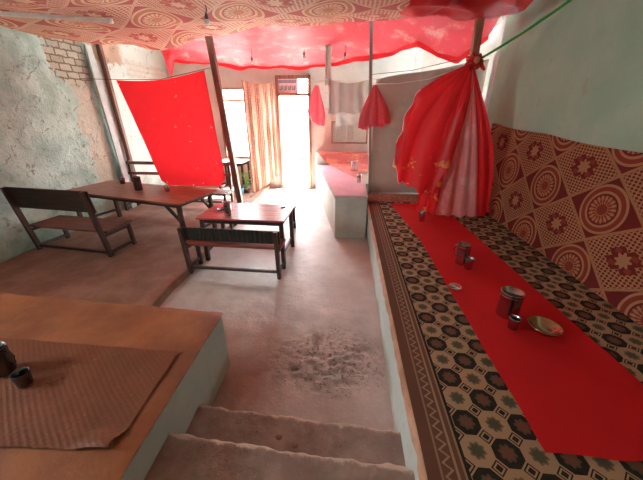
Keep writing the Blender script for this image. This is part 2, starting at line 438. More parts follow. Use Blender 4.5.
bm = bmesh.new(); box(bm, (3.0, 6.85, 1.8), (.15, 2.9, 3.6)); struct('wall_kitchen', bm, BW)
OX0, OX1 = -3.42, -2.52; DX0, DX1 = -1.86, -.98
bm = bmesh.new()
def wb(x0, x1, z0, z1): box(bm, ((x0+x1)/2, 8.3, (z0+z1)/2), (x1-x0, .2, z1-z0))
wb(-4.75, OX0, 0, 3.5); wb(OX0, OX1, 2.58, 3.5); wb(OX0, OX1, 0, .82); wb(OX1, DX0, 0, 3.5); wb(DX0, DX1, 2.84, 3.5); wb(DX1, 3.0, 0, 3.5)
struct('wall_back', bm, PW)
bm = bmesh.new()
box(bm, (.35, 8.18, 2.75), (2.7, .02, 1.3)); 
for k in range(4): box(bm, (-.7+.75*k, 8.165, 2.75), (.03, .03, 1.3))
struct('wall_back_boards', bm, BW)
bm = bmesh.new(); box(bm, (-1.25, -1.0, 1.75), (7.1, .2, 3.5)); struct('wall_rear', bm, GW)
bm = bmesh.new(); box(bm, (-.9, 3.7, 3.66), (7.9, 9.6, .12)); struct('ceiling', bm, wood('roof_boards', (.30, .24, .18)))
# door frame, transom
bm = bmesh.new()
for x in (DX0+.03, DX1-.03): box(bm, (x, 8.2, 1.42), (.07, .14, 2.84), None, .005)
box(bm, ((DX0+DX1)/2, 8.2, 2.8), (DX1-DX0, .14, .08), None, .005); box(bm, ((DX0+DX1)/2, 8.2, 2.41), (DX1-DX0, .14, .06), None, .005)
box(bm, ((DX0+DX1)/2, 8.2, .02), (DX1-DX0, .2, .05), None, .005)
door = struct('door_1', bm, ORP)
bm = bmesh.new()
for k in range(4): box(bm, (DX1-.19, 8.2, 2.48+.075*k), (.26, .03, .03), None, .004)
struct('transom_slats', bm, ORP, door)
bm = bmesh.new()
for x in (OX0+.03, OX1-.03): box(bm, (x, 8.22, 1.7), (.06, .1, 1.76), None, .005)
for z in (.85, 1.35, 2.28, 2.55): box(bm, ((OX0+OX1)/2, 8.22, z), (OX1-OX0, .08, .05), None, .005)
struct('window_1', bm, ORP)
# outdoors
bm = bmesh.new(); box(bm, (-2, 17.4, -.15), (30, 18, .2)); struct('ground_outside', bm, OUTG)
bm = bmesh.new(); box(bm, (-2, 13.2, 1.5), (14, .3, 3.4)); struct('wall_outside', bm, WW)

# ------------------------------------------------------------------ masonry platforms and counter
t = thing('sitting_platform', 'low masonry platform with rust brown mud top, pale blue painted side, left of the steps', 'platform', (-2.8, .5, 0))
PL = [(-4.68, 1.95), (-.945, 1.78), (-.945, -.85), (-4.68, -.85)]
def rel(poly, c): return [(x-c[0], y-c[1]) for x, y in poly]
part('masonry_body', lambda b: prism(b, rel(PL, (-2.8, .5)), .0, .535), SIDE, t)
def topslab(b):
    sheet(90, 60, lambda u, v: (-4.68+2.8+(3.755)*u+(.0 if u < 1 else .012*N(v*3, 2, 0, 9)), -.85-.5+(2.80-.17*u)*v+(0 if v < 1 else .012*N(u*4, 7, 0, 8)), .572-.012*(u > .995)-.01*(v > .99)+.006*N(u*4, v*3, 0, 2.5)), None, b)
    prism(b, [(-1.88, 1.45), (1.862, 1.28), (1.862, -1.35), (-1.88, -1.35)], .535, .56)
part('mud_top', topslab, TOP, t)
t2 = thing('sitting_platform', 'long masonry platform along green wall carrying the patterned carpet and red runner', 'platform', (1.29, 2.3, 0))
def body2(b):
    def f(u, v):
        y = -.85+6.35*u; xb = .40+.012*N(y, 0, 0, 2.)
        x, z = lerp([(xb+.0, -.01), (xb, .15), (xb-.005, .3), (xb-.012, .44), (xb-.018, .52)], v); return (x-1.29+.01*N(y, z, 0, 4), y-2.3, z)
    sheet(90, 14, f, None, b); box(b, (-.01, .025, .26), (1.78, 6.32, .52))
part('masonry_body', body2, SIDE, t2)
def lip(b):
    def f(u, v):
        y = -.85+6.35*u; w = .012*N(y, 1, 0, 5)+.008*N(y, 3, 0, 14)
        x, z = lerp([(.395, .47), (.372+w, .485), (.366+w, .53), (.378+w*.5, .565), (.41, .571), (.6, .571)], v); return (x-1.29, y-2.3, z)
    sheet(140, 16, f, None, b); box(b, (.08, .0, .55), (1.58, 6.3, .035))
part('mud_lip', lip, LIP, t2)
t3 = thing('counter', 'pale masonry counter near the doorway under pink cover', 'counter', (.1, 6.4, 0))
CP = [(-.17, 4.66), (.355, 4.66), (.36, 5.62), (2.1, 5.66), (2.1, 8.17), (-.86, 8.17)]
part('masonry_body', lambda b: prism(b, rel(CP, (.1, 6.4)), 0, .71), CSIDE, t3)
part('counter_slab', lambda b: prism(b, rel([(-.19, 4.63), (.36, 4.63), (.37, 5.62), (2.1, 5.66), (2.1, 8.17), (-.88, 8.17)], (.1, 6.4)), .71, .735), CSIDE, t3)
part('back_ledge', lambda b: prism(b, rel([(-.80, 7.75), (2.1, 7.75), (2.1, 8.17), (-.86, 8.17)], (.1, 6.4)), .735, 1.0), CSIDE, t3)
def ccover(b):
    sheet(24, 40, lambda u, v: (lerp([(-.165, ), (-.73, )], v)[0]*(1-u)+u*.34, 4.66+2.9*v, .741+.003*N(u*3, v*5, 0, 3)), None, b)
one('counter_cover', ccover, PINKT, 'pale pink cloth cover spread along counter by the doorway', 'cloth')
def rcover(b):
    def f(u, v):
        x0 = -.78+.66*(1-v)*1.25; x = max(-.80, x0)+u*(1.7-max(-.8, x0)); 
        y, z = lerp([(6.05, .75), (6.4, .75), (6.8, .752), (7.3, .756), (7.66, .77), (7.72, .9), (7.75, 1.01), (7.95, 1.015), (8.12, 1.02)], v)
        x = (.14-.9*max(0, v-.0)*1.02) if u == 0 else x
        return (x+0*v, y, z+.01*max(0, N(u*3, v*4, 0, 3))+.004)
    sheet(26, 48, lambda u, v: (lambda p: p)((lerp([(.20,), (-.05,), (-.35,), (-.62,), (-.78,), (-.8,)], v)[0]*(1-u)+u*lerp([(.34,), (.34,), (1.0,), (1.4,), (1.6,), (1.6,)], v)[0],)+f(u, v)[1:]), None, b)
one('counter_throw', rcover, ORG, 'orange red throw covering back of counter and its ledge', 'cloth')

# ------------------------------------------------------------------ textiles on platforms
def mat_f(b):
    q = [(-3.3, 1.37), (-1.04, 1.34), (-1.02, .74), (-3.3, .62)]
    def f(u, v):
        x = (q[3][0]*(1-u)+q[2][0]*u)*(1-v)+(q[0][0]*(1-u)+q[1][0]*u)*v
        y = (q[3][1]*(1-u)+q[2][1]*u)*(1-v)+(q[0][1]*(1-u)+q[1][1]*u)*v
        cu = max(0, 1-math.hypot((x+1.06)/.17, (y-.76)/.07))
        return (x+.01*N(y*9, 1)*u-.03*cu, y+.01*N(x*6, 4), .584+.004*N(x, y, 0, 8)+.035*cu)
    sheet(90, 50, f, lambda u, v: (u*2.2, v*.65), b)
one('rush_mat', mat_f, RUSH, 'worn reddish rush mat with curled corner on mud topped platform', 'mat')
def carpet(b):
    sheet(70, 120, lambda u, v: (.385+1.80*u+.006*N(v*9, 1)*(u == 0), -.8+5.95*v, .576+.002*N(u*5, v*12)), lambda u, v: (1.80*u, 5.95*v), b)
one('carpet', carpet, CARP, 'dark octagon patterned carpet with zigzag border on long platform', 'carpet')
def runner(b):
    def f(u, v):
        y = (.90+3.95*v)
        xl = .945-.05*v-.16*max(0, v-.6)/.4*.9; xr = 1.74-.17*v-.0*v
        if y < 1.0: xr = 1.74
        x = xl+(xr-xl)*u+.008*N(y*3, u*2)
        return (x, y+.02*N(u*4, 3)*(v == 0), .584+.0025*N(u*4, v*14, 0, 2))
    sheet(30, 120, f, lambda u, v: (u*.77, v*4), b)
one('cloth_runner', runner, RUN, 'long plain red cloth runner laid along the octagon carpet', 'runner')
def rug(b):
    sheet(30, 30, lambda u, v: (.39+1.1*u, 4.88+.55*v, .597+.006*N(u*4, v*4)+.012*max(0, N(u*3, v*3, 7))), None, b)
one('doormat', rug, RUG, 'brown rug strip at far end of platform before the tarp partition', 'rug')
def hanging(b):
    def f(u, v):
        y = .2+4.75*u; ztop = 1.72+.12*(y-2.3)/2.4-.02*abs(sin(y*2.6)); zb = .60
        z = zb+(ztop-zb)*v
        return (2.183-.012*abs(N(y, z, 0, 2.2))-(.05*(1-v)**2), y, z)
    sheet(80, 30, f, lambda u, v: (4.75*u+.2-3.42+.28*0+.12*(v), .60+v*1.2-1.285), b)
one('wall_cloth', hanging, DIA, 'maroon cloth with tan medallions and lattice diamonds hung along green wall', 'wall hanging')

# ------------------------------------------------------------------ canopies
def canopy(b):
    far = [(4.95, 3.06), (5.1, 3.04), (5.3, 3.0), (5.35, 2.97), (5.25, 3.03), (5.2, 3.13), (5.15, 3.18), (5.15, 3.2), (5.1, 3.2), (5.05, 3.2), (5.0, 3.23), (4.7, 3.28), (4.1, 3.3), (3.9, 3.3)]
    def f(u, v):
        x = -4.68+6.88*u; yf, zf = lerp(far, u)
        y = -.85+(yf+.85)*v
        z = lerp([(3.1,), (3.0,), (3.1,), (3.0,), (3.08,), (2.98+.05*u,), (3.1+.05*u,), (3.06+.08*u,), (zf,)], v)[0]
        z += .05*N(x, y, 0, .8)+.03*N(x, y, 4, 2)
        z -= .05*sin(PI*((x+4.7)/1.15 % 1))*(.4+.6*v)
        return (x, y, z)
    sheet(120, 110, f, lambda u, v: (6.88*u, 6.*v), b)
one('ceiling_cloth', canopy, CEIL, 'tan and salmon medallion patterned cloth sagging under the ceiling', 'canopy')
def red_can(b):
    fe = [(6.3, 2.98), (6.45, 2.9), (7.4, 3.02), (7.75, 2.98), (7.7, 3.0), (7.75, 2.97), (7.7, 3.0), (7.7, 2.95), (7.75, 3.0), (7.7, 3.0), (7.4, 3.02), (6.9, 3.02), (6.6, 3.02), (6.2, 3.0), (5.6, 3.02), (5.6, 2.86), (5.55, 2.8), (5.4, 3.06)]
    def f(u, v):
        x = -3.55+5.6*u; yf, zf = lerp(fe, u)
        y = 4.75+(yf-4.75)*v
        z = lerp([(3.38,), (3.34,), (3.28,), (3.22,), (3.16,), (3.1,), (zf,)], v)[0]
        z += (.05*N(x, y, 0, 1.3)+.03*N(x, y, 3, 3.2))*(1-.3*v)
        return (x+.05*N(x, y, 8, 2), y, z)
    sheet(110, 60, f, lambda u, v: (5.6*u, 3*v), b)
rc = one('ceiling_cloth', red_can, REDC, 'crimson print cloth stretched under ceiling toward the doorway', 'canopy')
def valance(b):
    fe = [(6.3, 2.98), (6.45, 2.9), (7.4, 3.02), (7.75, 2.98), (7.7, 3.0), (7.75, 2.97), (7.7, 3.0), (7.7, 2.95), (7.75, 3.0), (7.7, 3.0), (7.4, 3.02), (6.9, 3.02), (6.6, 3.02), (6.2, 3.0), (5.6, 3.02), (5.6, 2.86), (5.55, 2.8), (5.4, 3.06)]
    def f(u, v):
        x = -3.55+5.6*u; y, z = lerp(fe, u); k = .7*(.05*N(x, y, 0, 1.3)+.03*N(x, y, 3, 3.2))
        return (x+.05*N(x, y, 8, 2), y+.02*sin(x*9)*v, z+k-(.07+.04*N(x, 3, 0, 2.5))*v+.006)
    sheet(140, 6, f, None, b)
o = part('hem_valance', valance, REDD, rc); o.matrix_parent_inverse = Matrix.Translation(rc.location).inverted()
def tail(b):
    def f(u, v):
        w = .34*(1-v)**1.3+.03; return (-3.60+w*u+.10*v+.02*N(v*4, u), 6.22+.05*sin(u*5+v)+.03*N(u*3, v*5), 3.06-.50*v)
    sheet(14, 26, f, None, b)
o = part('loose_corner', tail, REDC, rc); o.matrix_parent_inverse = Matrix.Translation(rc.location).inverted()
def red_near(b):
    def f(u, v):
        x = .55+1.28*u; y = 2.9+lerp([(1.3,), (1.45,), (1.5,), (1.75,), (1.95,), (1.9,), (1.75,)], u)[0]*v
        z = lerp([(3.12,), (3.02,), (3.05,), (2.96,), (2.98,), (3.02,), (3.1,)], v)[0]
        z += .06*N(x, y, 0, 1.6)+.10*abs(N(x, y, 3, 3.5))+.06*u-.03
        return (x, y, z)
    sheet(60, 60, f, lambda u, v: (1.3*u, 2*v), b)
one('ceiling_cloth', red_near, REDD, 'bright red cloth bunched under ceiling beside green wall, above the knotted drape', 'canopy')
one('tube_light', lambda b: (tube(b, [(-4.1, 3.34, 2.955), (-3.4, 3.56, 2.95), (-2.72, 3.77, 2.945)], .022, 12), box(b, (-4.1, 3.34, 2.955), (.06, .05, .05)), box(b, (-2.72, 3.77, 2.945), (.05, .05, .05))), TUBE, 'long cream tube along the seam of patterned ceiling cloth', 'tube light', None, True)

# ------------------------------------------------------------------ posts
def post(label, a, b_, w, m, bolts=0):
    o = one('wooden_post', lambda b: (bar(b, a, b_, w, w, .008), ), m, label, 'post'); return o
post('slim brown post against white left wall behind the dining bench', (-4.62, 6.0, .1), (-4.66, 6.0, 3.28), .075, WBZ)
post('dark brown leaning post between red hanging sheet and back window', (-2.13, 5.6, .0), (-2.37, 5.6, 3.24), .10, WBZ)
one('iron_post', lambda b: bar(b, (.45, 5.5, .575), (.29, 5.45, 3.36), .05, .05, .006), IRON, 'thin grey post at edge of brown tarp partition', 'post')
post('short orange brown post holding the knot of the red drape', (1.56, 4.32, .575), (1.50, 4.32, 3.1), .085, ORP)
one('plank', lambda b: bar(b, (-4.60, 5.72, .1), (-4.64, 5.70, 3.08), .035, .14, .006), PBLUE, 'pale blue upright plank on left wall beside the slim post', 'plank')

# partition
def tarp(b):
    def f(u, v):
        x = .44+1.74*u; zt = 2.5+.26*u+.01*sin(u*9); z = .60+(zt-.6)*v
        return (x, 5.53+.015*sin(x*11+z)+.012*N(x, z, 0, 2), z)
    sheet(60, 40, f, None, b)
one('partition', tarp, TARP, 'brown grey tarp partition closing the far end of platform', 'partition')

# ------------------------------------------------------------------ hung cloths
def redsheet(b):
    L = [(-3.98, 2.50), (-3.86, 2.0), (-3.75, 1.55), (-3.66, 1.1), (-3.58, .78), (-3.45, .68)]
    R = [(-2.40, 2.635), (-2.36, 2.0), (-2.34, 1.5), (-2.30, 1.1), (-2.30, .84), (-2.42, .69)]
    def f(u, v):
        l = lerp(L, v); r = lerp(R, v); x = l[0]*(1-u)+r[0]*u; z = l[1]*(1-u)+r[1]*u-.07*sin(PI*u)*(1-v)
        return (x, 5.32-.10*u*0+.03*sin(u*7+v)*(.2+v)+.02*N(x, z, 0, 2.5)*(.3+v)+.05*v*sin(PI*u), z)
    sheet(50, 60, f, None, b)
one('hanging_sheet', redsheet, REDL, 'bright red printed sheet hung flat above the left dining table', 'cloth')
one('clothesline', lambda b: tube(b, [(-4.66, 5.35, 2.53), (-3.98, 5.32, 2.51), (-3.2, 5.32, 2.50), (-2.40, 5.32, 2.645), (-2.33, 5.55, 2.70)], .005, 6), WIRE, 'thin cord carrying the flat red sheet on the left', 'cord')

dr = thing('tied_drape', 'large red cloth knotted up at orange post, hanging over the platform', 'drape', (1.46, 4.2, 0))
K = (1.45, 4.16, 2.54)
def fan(hem, bulge, folds, amp, y0, nv=50, nu=60, ruffle=.02):
    def f(b, pts=None):
        def g(u, v):
            hx, hz = lerp(hem, u); s = v
            x = K[0]+(hx-K[0])*s; z = K[2]+(hz-K[2])*s
            bl = lerp(bulge, u)[0]*sin(PI*min(1, s*1.05))
            x -= bl; z += bl*.45
            y = K[1]+(y0-K[1])*min(1, s*3)+amp*(s**.7)*sin(folds*u*2*PI+.6*sin(s*3))+.02*N(x, z, folds, 3)*s
            rr = ruffle*s*sin(u*folds*9+2)
            if len(hem) > 6: e = max(0, 1-u*4)*s; x += e*(.035*sin(s*26)+.03*sin(s*11+1)); y += e*.05*sin(s*26+1); z += .03*s*sin(u*41)*min(1, u*6)
            return (x-1.46, y-4.2, z+rr*.6)
        if pts: return [g(*p) for p in pts]
        sheet(nu, nv, g, None, b)
    return f
part('back_panel', fan([(1.02, .66), (1.2, .64), (1.4, .625), (1.6, .62)], [(.10,), (.05,), (0,)], 3.5, .035, 4.19), GOLDP, dr)
part('lining', fan([(1.30, .635), (1.45, .625), (1.6, .62), (1.78, .62), (1.9, .625)], [(.0,), (-.03,), (-.03,)], 3.0, .03, 4.13), PINK, dr)
part('side_panel', fan([(1.82, .63), (1.92, .62), (2.02, .64), (2.04, .7)], [(-.03,), (-.10,), (-.16,)], 1.6, .03, 4.15), REDD, dr)
part('front_panel', fan([(.66, 1.52), (.62, 1.36), (.70, 1.16), (.80, 1.08), (.95, 1.02), (1.08, .95), (1.2, 1.02), (1.34, 1.3), (1.44, 1.7)], [(.26,), (.22,), (.16,), (.10,), (.03,), (0,), (-.02,)], 3.2, .035, 4.06, 60, 90, .035), GOLDP, dr)
FH = [(.66, 1.52), (.62, 1.36), (.70, 1.16), (.80, 1.08), (.95, 1.02), (1.08, .95), (1.2, 1.02), (1.34, 1.3), (1.44, 1.7)]
part('edge_trim', lambda b: tube(b, fan(FH, [(.26,), (.22,), (.16,), (.10,), (.03,), (0,), (-.02,)], 3.2, .035, 4.06, 60, 90, .035)(None, [(0, k/30) for k in range(12, 31)]+[(k/90, 1.) for k in range(1, 36)]), .006, 6), TRIM, dr)
def knot(b):
    for k in range(7):
        a = k*2*PI/7; tube(b, [(0, 4.12-4.2, 2.55), (.045*cos(a), -.10, 2.55+.045*sin(a)), (.085*cos(a), -.06, 2.55+.075*sin(a)), (.06*cos(a+.3), -.02, 2.55+.05*sin(a+.3))], [.03, .028, .026, .015], 8)
    tube(b, [(.02, -.05, 2.53), (.09, -.05, 2.52), (.15, -.04, 2.46)], [.03, .03, .012], 8)
part('knot', knot, REDD, dr, True)
part('knot_button', lambda b: lathe(b, [(0, .0), (.03, .005), (.036, .02), (.02, .035), (0, .038)], 16, (0, 0, 0)), plain('orange_cloth', (.85, .28, .14), .6), dr, True).matrix_local = Matrix.Translation((-.01, -.155, 2.55)) @ Matrix.Rotation(PI/2, 4, 'X')
def rope(b):
    a, c = Vector((1.5, 4.17, 2.56)), Vector((2.19, 3.8, 3.04)); d = c-a; n = d.normalized(); x = n.cross(Vector((0, 0, 1))).normalized(); y = n.cross(x)
    for s in range(3):
        tube(b, [a+d*(i/70)+x*.008*cos(i*.9+s*2.094)+y*.008*sin(i*.9+s*2.094)+Vector((0, 0, -.02*sin(PI*i/70))) for i in range(71)], .008, 6)
one('rope', rope, ROPE, 'taut green rope from drape knot up to the green wall', 'rope', None, True)
one('clothesline', lambda b: tube(b, [(.40, 5.40, 2.42), (.75, 5.1, 2.40), (1.1, 4.7, 2.42), (1.42, 4.25, 2.52)], .007, 6), CORD, 'pale cord strung between iron post and knotted drape', 'cord')
one('wire', lambda b: tube(b, [(.34, 5.46, 2.56), (.9, 5.0, 2.56), (1.46, 4.3, 2.62)], .004, 6), WIRE, 'thin dark wire above the tarp partition', 'wire')
# coral bundle on post 3
def bundle(b):
    def f(u, v):
        a = u*2*PI; r = lerp([(.02,), (.07,), (.12,), (.17,), (.20,), (.21,)], v)[0]*(1+.22*sin(a*7+v)+.1*sin(a*3))
        return (.41+r*1.05*cos(a)+.03*v, 5.32+r*.5*sin(a), 2.40-.62*v+.05*v*cos(a*1+.5)+.02*sin(a*5)*v)
    sheet(70, 24, f, None, b)
hb = one('hanging_bundle', bundle, CORAL, 'coral red cloth bundle hung on the iron post', 'cloth')
def curt(b, x0, x1, z0, z1, y, folds, amp, sag=.1, taper=0., seed=0, nu=60, nv=36):
    def f(u, v):
        xc = (x0+x1)/2; x = xc+((x0-xc)*(1-u)+(x1-xc)*u)*(1-taper*sin(PI*v*.9)); z = z1-(z1-z0)*v*(1+.08*N(u*4, seed)*1)-sag*sin(PI*u)*(1-v)
        return (x+.02*N(u*3, v*3, seed), y+amp*sin(u*folds*2*PI+.7*sin(v*3+seed))*(.5+.5*v)+.02*N(u*4, v*3, seed), z)
    sheet(nu, nv, f, None, b)
gc = thing('hanging_curtain', 'grey cloth curtain tied up above the counter', 'curtain', (0, 6.6, 0))
part('curtain_panel', lambda b: curt(b, -.44, .42, 1.98, 2.60, 0, 4.3, .035, .07, .06, 1), GREY, gc)
part('tie_strip', lambda b: curt(b, -.50, -.36, 2.5, 3.25, 0, 1.2, .03, 0, .2, 4, 14, 30), GREY, gc)
part('curtain_hem', lambda b: curt(b, -.28, .34, 1.74, 2.05, .06, 2.5, .015, .02, .05, 3), PALE, gc)
one('clothesline', lambda b: tube(b, [(-.95, 6.95, 2.52), (-.46, 6.6, 2.6), (0, 6.6, 2.56), (.42, 6.6, 2.60), (.46, 5.56, 2.5)], .006, 6), CORD, 'cord carrying grey curtain above the counter', 'cord')
def smallred(b):
    def f(u, v):
        l = lerp([(-.74, 2.52), (-.80, 2.4), (-.88, 2.2), (-.92, 2.0), (-.84, 1.86)], v); r = lerp([(-.66, 2.52), (-.60, 2.3), (-.54, 2.1), (-.50, 1.9), (-.53, 1.72)], v)
        return (l[0]*(1-u)+r[0]*u, 6.95+.035*sin(u*15+v*2)*(.3+v), l[1]*(1-u)+r[1]*u-.05*sin(PI*u)*v)
    sheet(36, 30, f, None, b)
one('hanging_cloth', smallred, CORAL, 'small red cloth hung beside the doorway over counter end', 'cloth')
# cane screen
def screen(b):
    def f(u, v):
        x = -2.40+.52*u; y = 7.15+.95*u; zb = .04+.33*u; zt = 2.66-.06*sin(PI*u)+.02*u
        z = zt+(zb-zt)*v; w = .032*sin(u*4.6*2*PI+1.5*sin(u*7))*(.3+.7*v); nn = .02*N(u*5, v*3, 2, 2)
        return (x+w*.87+nn, y-w*.48, z+.02*N(u*9, 1)*v)
    sheet(90, 40, f, lambda u, v: (u*1.1, v*2.6), b)
one('cane_screen', screen, BAMB, 'rippled brown split cane screen hanging between window and doorway', 'screen')

# ------------------------------------------------------------------ furniture
def bench(label, loc, rz, L, seat_h, back_h, depth, boards, bm_, lm, rail_h=.12, lean=.06, seat_slats=False, group=None, sm=None, cat='bench', depthsign=1):
    t = thing('bench', label, cat, loc, rz, group); s = depthsign; h = L/2
    for sx in (-1, 1):
        part('leg', lambda b: bar(b, (sx*(h-.04), 0, 0), (sx*(h-.04), -lean*s, back_h), .045, .06), lm, t)
        part('leg', lambda b: bar(b, (sx*(h-.04), s*(depth-.03), 0), (sx*(h-.04), s*(depth-.05), seat_h-.02), .045, .05), lm, t)
        part('side_rail', lambda b: bar(b, (sx*(h-.04), 0, rail_h), (sx*(h-.04), s*(depth-.04), rail_h), .03, .04), lm, t); part('seat_bearer', lambda b: bar(b, (sx*(h-.04), 0, seat_h-.05), (sx*(h-.04), s*(depth-.04), seat_h-.05), .03, .04), lm, t)
    if seat_slats:
        for k in range(4): part('seat_slat', lambda b: box(b, (0, s*(.05+k*(depth-.06)/3.3), seat_h), (L, .065, .025), None, .004), sm or lm, t)
    else: part('seat', lambda b: box(b, (0, s*(depth/2+.0), seat_h), (L, depth, .032), None, .005), sm or lm, t)
    for z0, z1 in boards:
        yy = -lean*s*((z0+z1)/2)/back_h+s*.035
        part('backrest', lambda b: box(b, (0, yy, (z0+z1)/2), (L, .022, z1-z0), Matrix.Rotation(s*lean/back_h, 3, 'X'), .004), bm_, t)
    part('stretcher', lambda b: bar(b, (-h+.04, 0, rail_h), (h-.04, 0, rail_h), .035, .035), lm, t)
    return t
bench('dark wooden bench with tall solid backrest by the left wall', (-3.95, 3.52, .105), -.11, 1.34, .37, .97, .46, [(.67, .97)], WD, WDZ, .06, .12, sm=WB)
bench('low bench with black corrugated backrest in front of red small table', (-1.44, 3.24, .0), -.03, 1.30, .43, .68, .30, [(.50, .675)], WBOARD, WDZ, .10, .05, sm=SEAT)
bench('long slatted bench with two rail backrest behind the hanging red sheet', (-3.50, 5.85, .105), 0, 2.24, .40, .97, .40, [(.68, .74), (.89, .955)], WB, WDZ, .12, .04, True, sm=SEAT, depthsign=-1)
t = thing('bench', 'narrow backless bench on far side of the red small table', 'bench', (-1.52, 4.95, 0), -.03)
part('seat', lambda b: box(b, (0, 0, .44), (1.28, .24, .03), None, .005), WB, t)
for sx in (-1, 1):
    for sy in (-1, 1): part('leg', lambda b: bar(b, (sx*.58, sy*.10, 0), (sx*.57, sy*.09, .43), .045, .045), WDZ, t)
    part('side_rail', lambda b: bar(b, (sx*.58, -.1, .14), (sx*.58, .1, .14), .03, .035), WDZ, t)
part('stretcher', lambda b: bar(b, (-.56, .09, .36), (.56, .09, .36), .03, .05), WDZ, t)
def table(label, loc, rz, L, W, H, tm, brace=False, inset=.06):
    t = thing('table', label, 'table', loc, rz)
    part('tabletop', lambda b: box(b, (0, 0, H-.014), (L, W, .028), None, .006), tm, t)
    for k in (-1, 1):
        part('apron', lambda b: bar(b, (-L/2+inset, k*(W/2-inset), H-.06), (L/2-inset, k*(W/2-inset), H-.06), .03, .06), WD, t)
        part('apron', lambda b: bar(b, (k*(L/2-inset), -W/2+inset, H-.06), (k*(L/2-inset), W/2-inset, H-.06), .06, .03), WD, t)
    for sx in (-1, 1):
        for sy in (-1, 1):
            part('leg', lambda b: bar(b, (sx*(L/2-inset+.01), sy*(W/2-inset), 0), (sx*(L/2-inset), sy*(W/2-inset), H-.03), .055, .055), WDZ, t)
            if brace: part('brace', lambda b: bar(b, (sx*(L/2-inset), sy*(W/2-inset), H-.32), (sx*(L/2-inset-.26), sy*(W/2-inset), H-.06), .04, .035), WD, t)
        part('side_rail', lambda b: bar(b, (sx*(L/2-inset), -W/2+inset, .16), (sx*(L/2-inset), W/2-inset, .16), .03, .04), WD, t)
    return t
table('long reddish brown dining table on the raised floor at left', (-3.43, 4.48, .105), -.245, 2.42, .86, .70, WT, True, .09)
table('small red topped table with benches on both sides in the middle', (-1.41, 3.93, .0), -.03, 1.24, .72, .68, WM)
t = table('small dark topped table below the back window', (-3.0, 7.62, .0), .0, .76, .64, .82, wood('slate_wood', (.10, .09, .10)))

# ------------------------------------------------------------------ tableware
def jug(label, loc, r, h, m=None, handle=True, name='jug', cat='jug', rz=0., group=None, flare=.0, sp=1):
    m = m or STEEL; t = thing(name, label, cat, loc, rz, group)
    w = .004
    prof = [(0, 0), (r*.92, 0), (r*.96, .004), (r*.97, h*.2), (r*.98, h*.6), (r*(1+flare), h-.004), (r*(1+flare)+.003, h), (r*(1+flare)-w, h), (r*.95-w, h*.5), (r*.92-w, .006), (0, .006)]
    part('body', lambda b: lathe(b, prof), m, t, True)
    if handle:
        part('handle', lambda b: tube(b, [(r*.95, 0, h*.86), (r*1.35, 0, h*.84), (r*1.55, 0, h*.62), (r*1.4, 0, h*.36), (r*.95, 0, h*.28)], r*.09, 8), m, t, True)
    part('band', lambda b: lathe(b, [(r*.985, h*.86), (r*1.01, h*.87), (r*1.01, h*.885), (r*.985, h*.895)], 28), m, t, True)
    return t
def cup(label, loc, r, h, m=None, name='tumbler', group=None):
    w = .003
    o = one(name, lambda b: lathe(b, [(0, 0), (r*.8, 0), (r*.83, .003), (r*.9, h*.5), (r, h-.002), (r-w*.3, h), (r-w, h-.002), (r*.88-w, h*.5), (r*.78, .006), (0, .006)]), m or STEEL, label, 'cup', group, True)
    o.location = loc; return o
jug('wide steel tumbler jug standing by the brass bowl on red runner', (1.25, 1.91, .588), .076, .205, DST2, False)
cup('small steel cup touching the tumbler jug beside brass bowl', (1.218, 1.755, .588), .038, .09, DST2)
def bowl(b): lathe(b, [(0, 0), (.045, 0), (.05, .004), (.078, .024), (.096, .052), (.104, .058), (.102, .061), (.092, .055), (.074, .030), (.045, .009), (0, .007)], 36)
o = one('bowl', bowl, BRASS, 'shallow brassy steel bowl on the red runner', 'bowl', None, True); o.location = (1.41, 1.73, .588)
jug('steel jug with handle further along red runner', (1.20, 2.73, .588), .062, .215, DST2, True, rz=2.5)
cup('steel tumbler beside the handled jug on red runner', (1.225, 2.62, .588), .042, .115, DST2)
o = one('saucer', lambda b: lathe(b, [(0, 0), (.04, 0), (.052, .008), (.056, .012), (.053, .013), (.038, .005), (0, .004)]), STEEL, 'little round steel dish near edge of red runner', 'dish', None, True); o.location = (.985, 2.26, .588)
cup('steel tumbler on red runner beneath the knotted red drape', (1.085, 3.98, .588), .045, .15)
jug('dark metal jug on the rush mat at left edge', (-1.99, 1.10, .59), .06, .17, DSTEEL, True, rz=.2)
cup('dark metal cup on the rush mat beside the dark jug', (-1.775, 1.03, .59), .042, .085, DSTEEL)
jug('tall steel jug in middle of left dining table', (-3.45, 4.50, .807), .062, .22, DSTEEL, False)
cup('dark cup near wall end of left dining table', (-4.05, 4.92, .807), .05, .10, DSTEEL)
cup('steel cup on left dining table under the red sheet', (-2.92, 4.45, .807), .045, .10)
jug('steel jug on the small red table', (-1.63, 3.72, .682), .05, .20, None, True)
o = one('saucer', lambda b: lathe(b, [(0, 0), (.045, 0), (.058, .012), (.062, .018), (.058, .018), (.04, .006), (0, .005)]), DSTEEL, 'small dark dish behind jug on the small red table', 'dish', None, True); o.location = (-1.83, 3.97, .682)
one('matchbox', lambda b: box(b, (-.94, 4.14, .69), (.07, .045, .015), Matrix.Rotation(.4, 3, 'Z'), .002), WB, 'tiny dark box at far corner of small red table', 'box')
jug('big steel jug at back of the counter cover', (.17, 6.75, .772), .085, .22, None, False)
cup('steel tumbler nearer front on the counter', (.24, 5.55, .772), .045, .16)

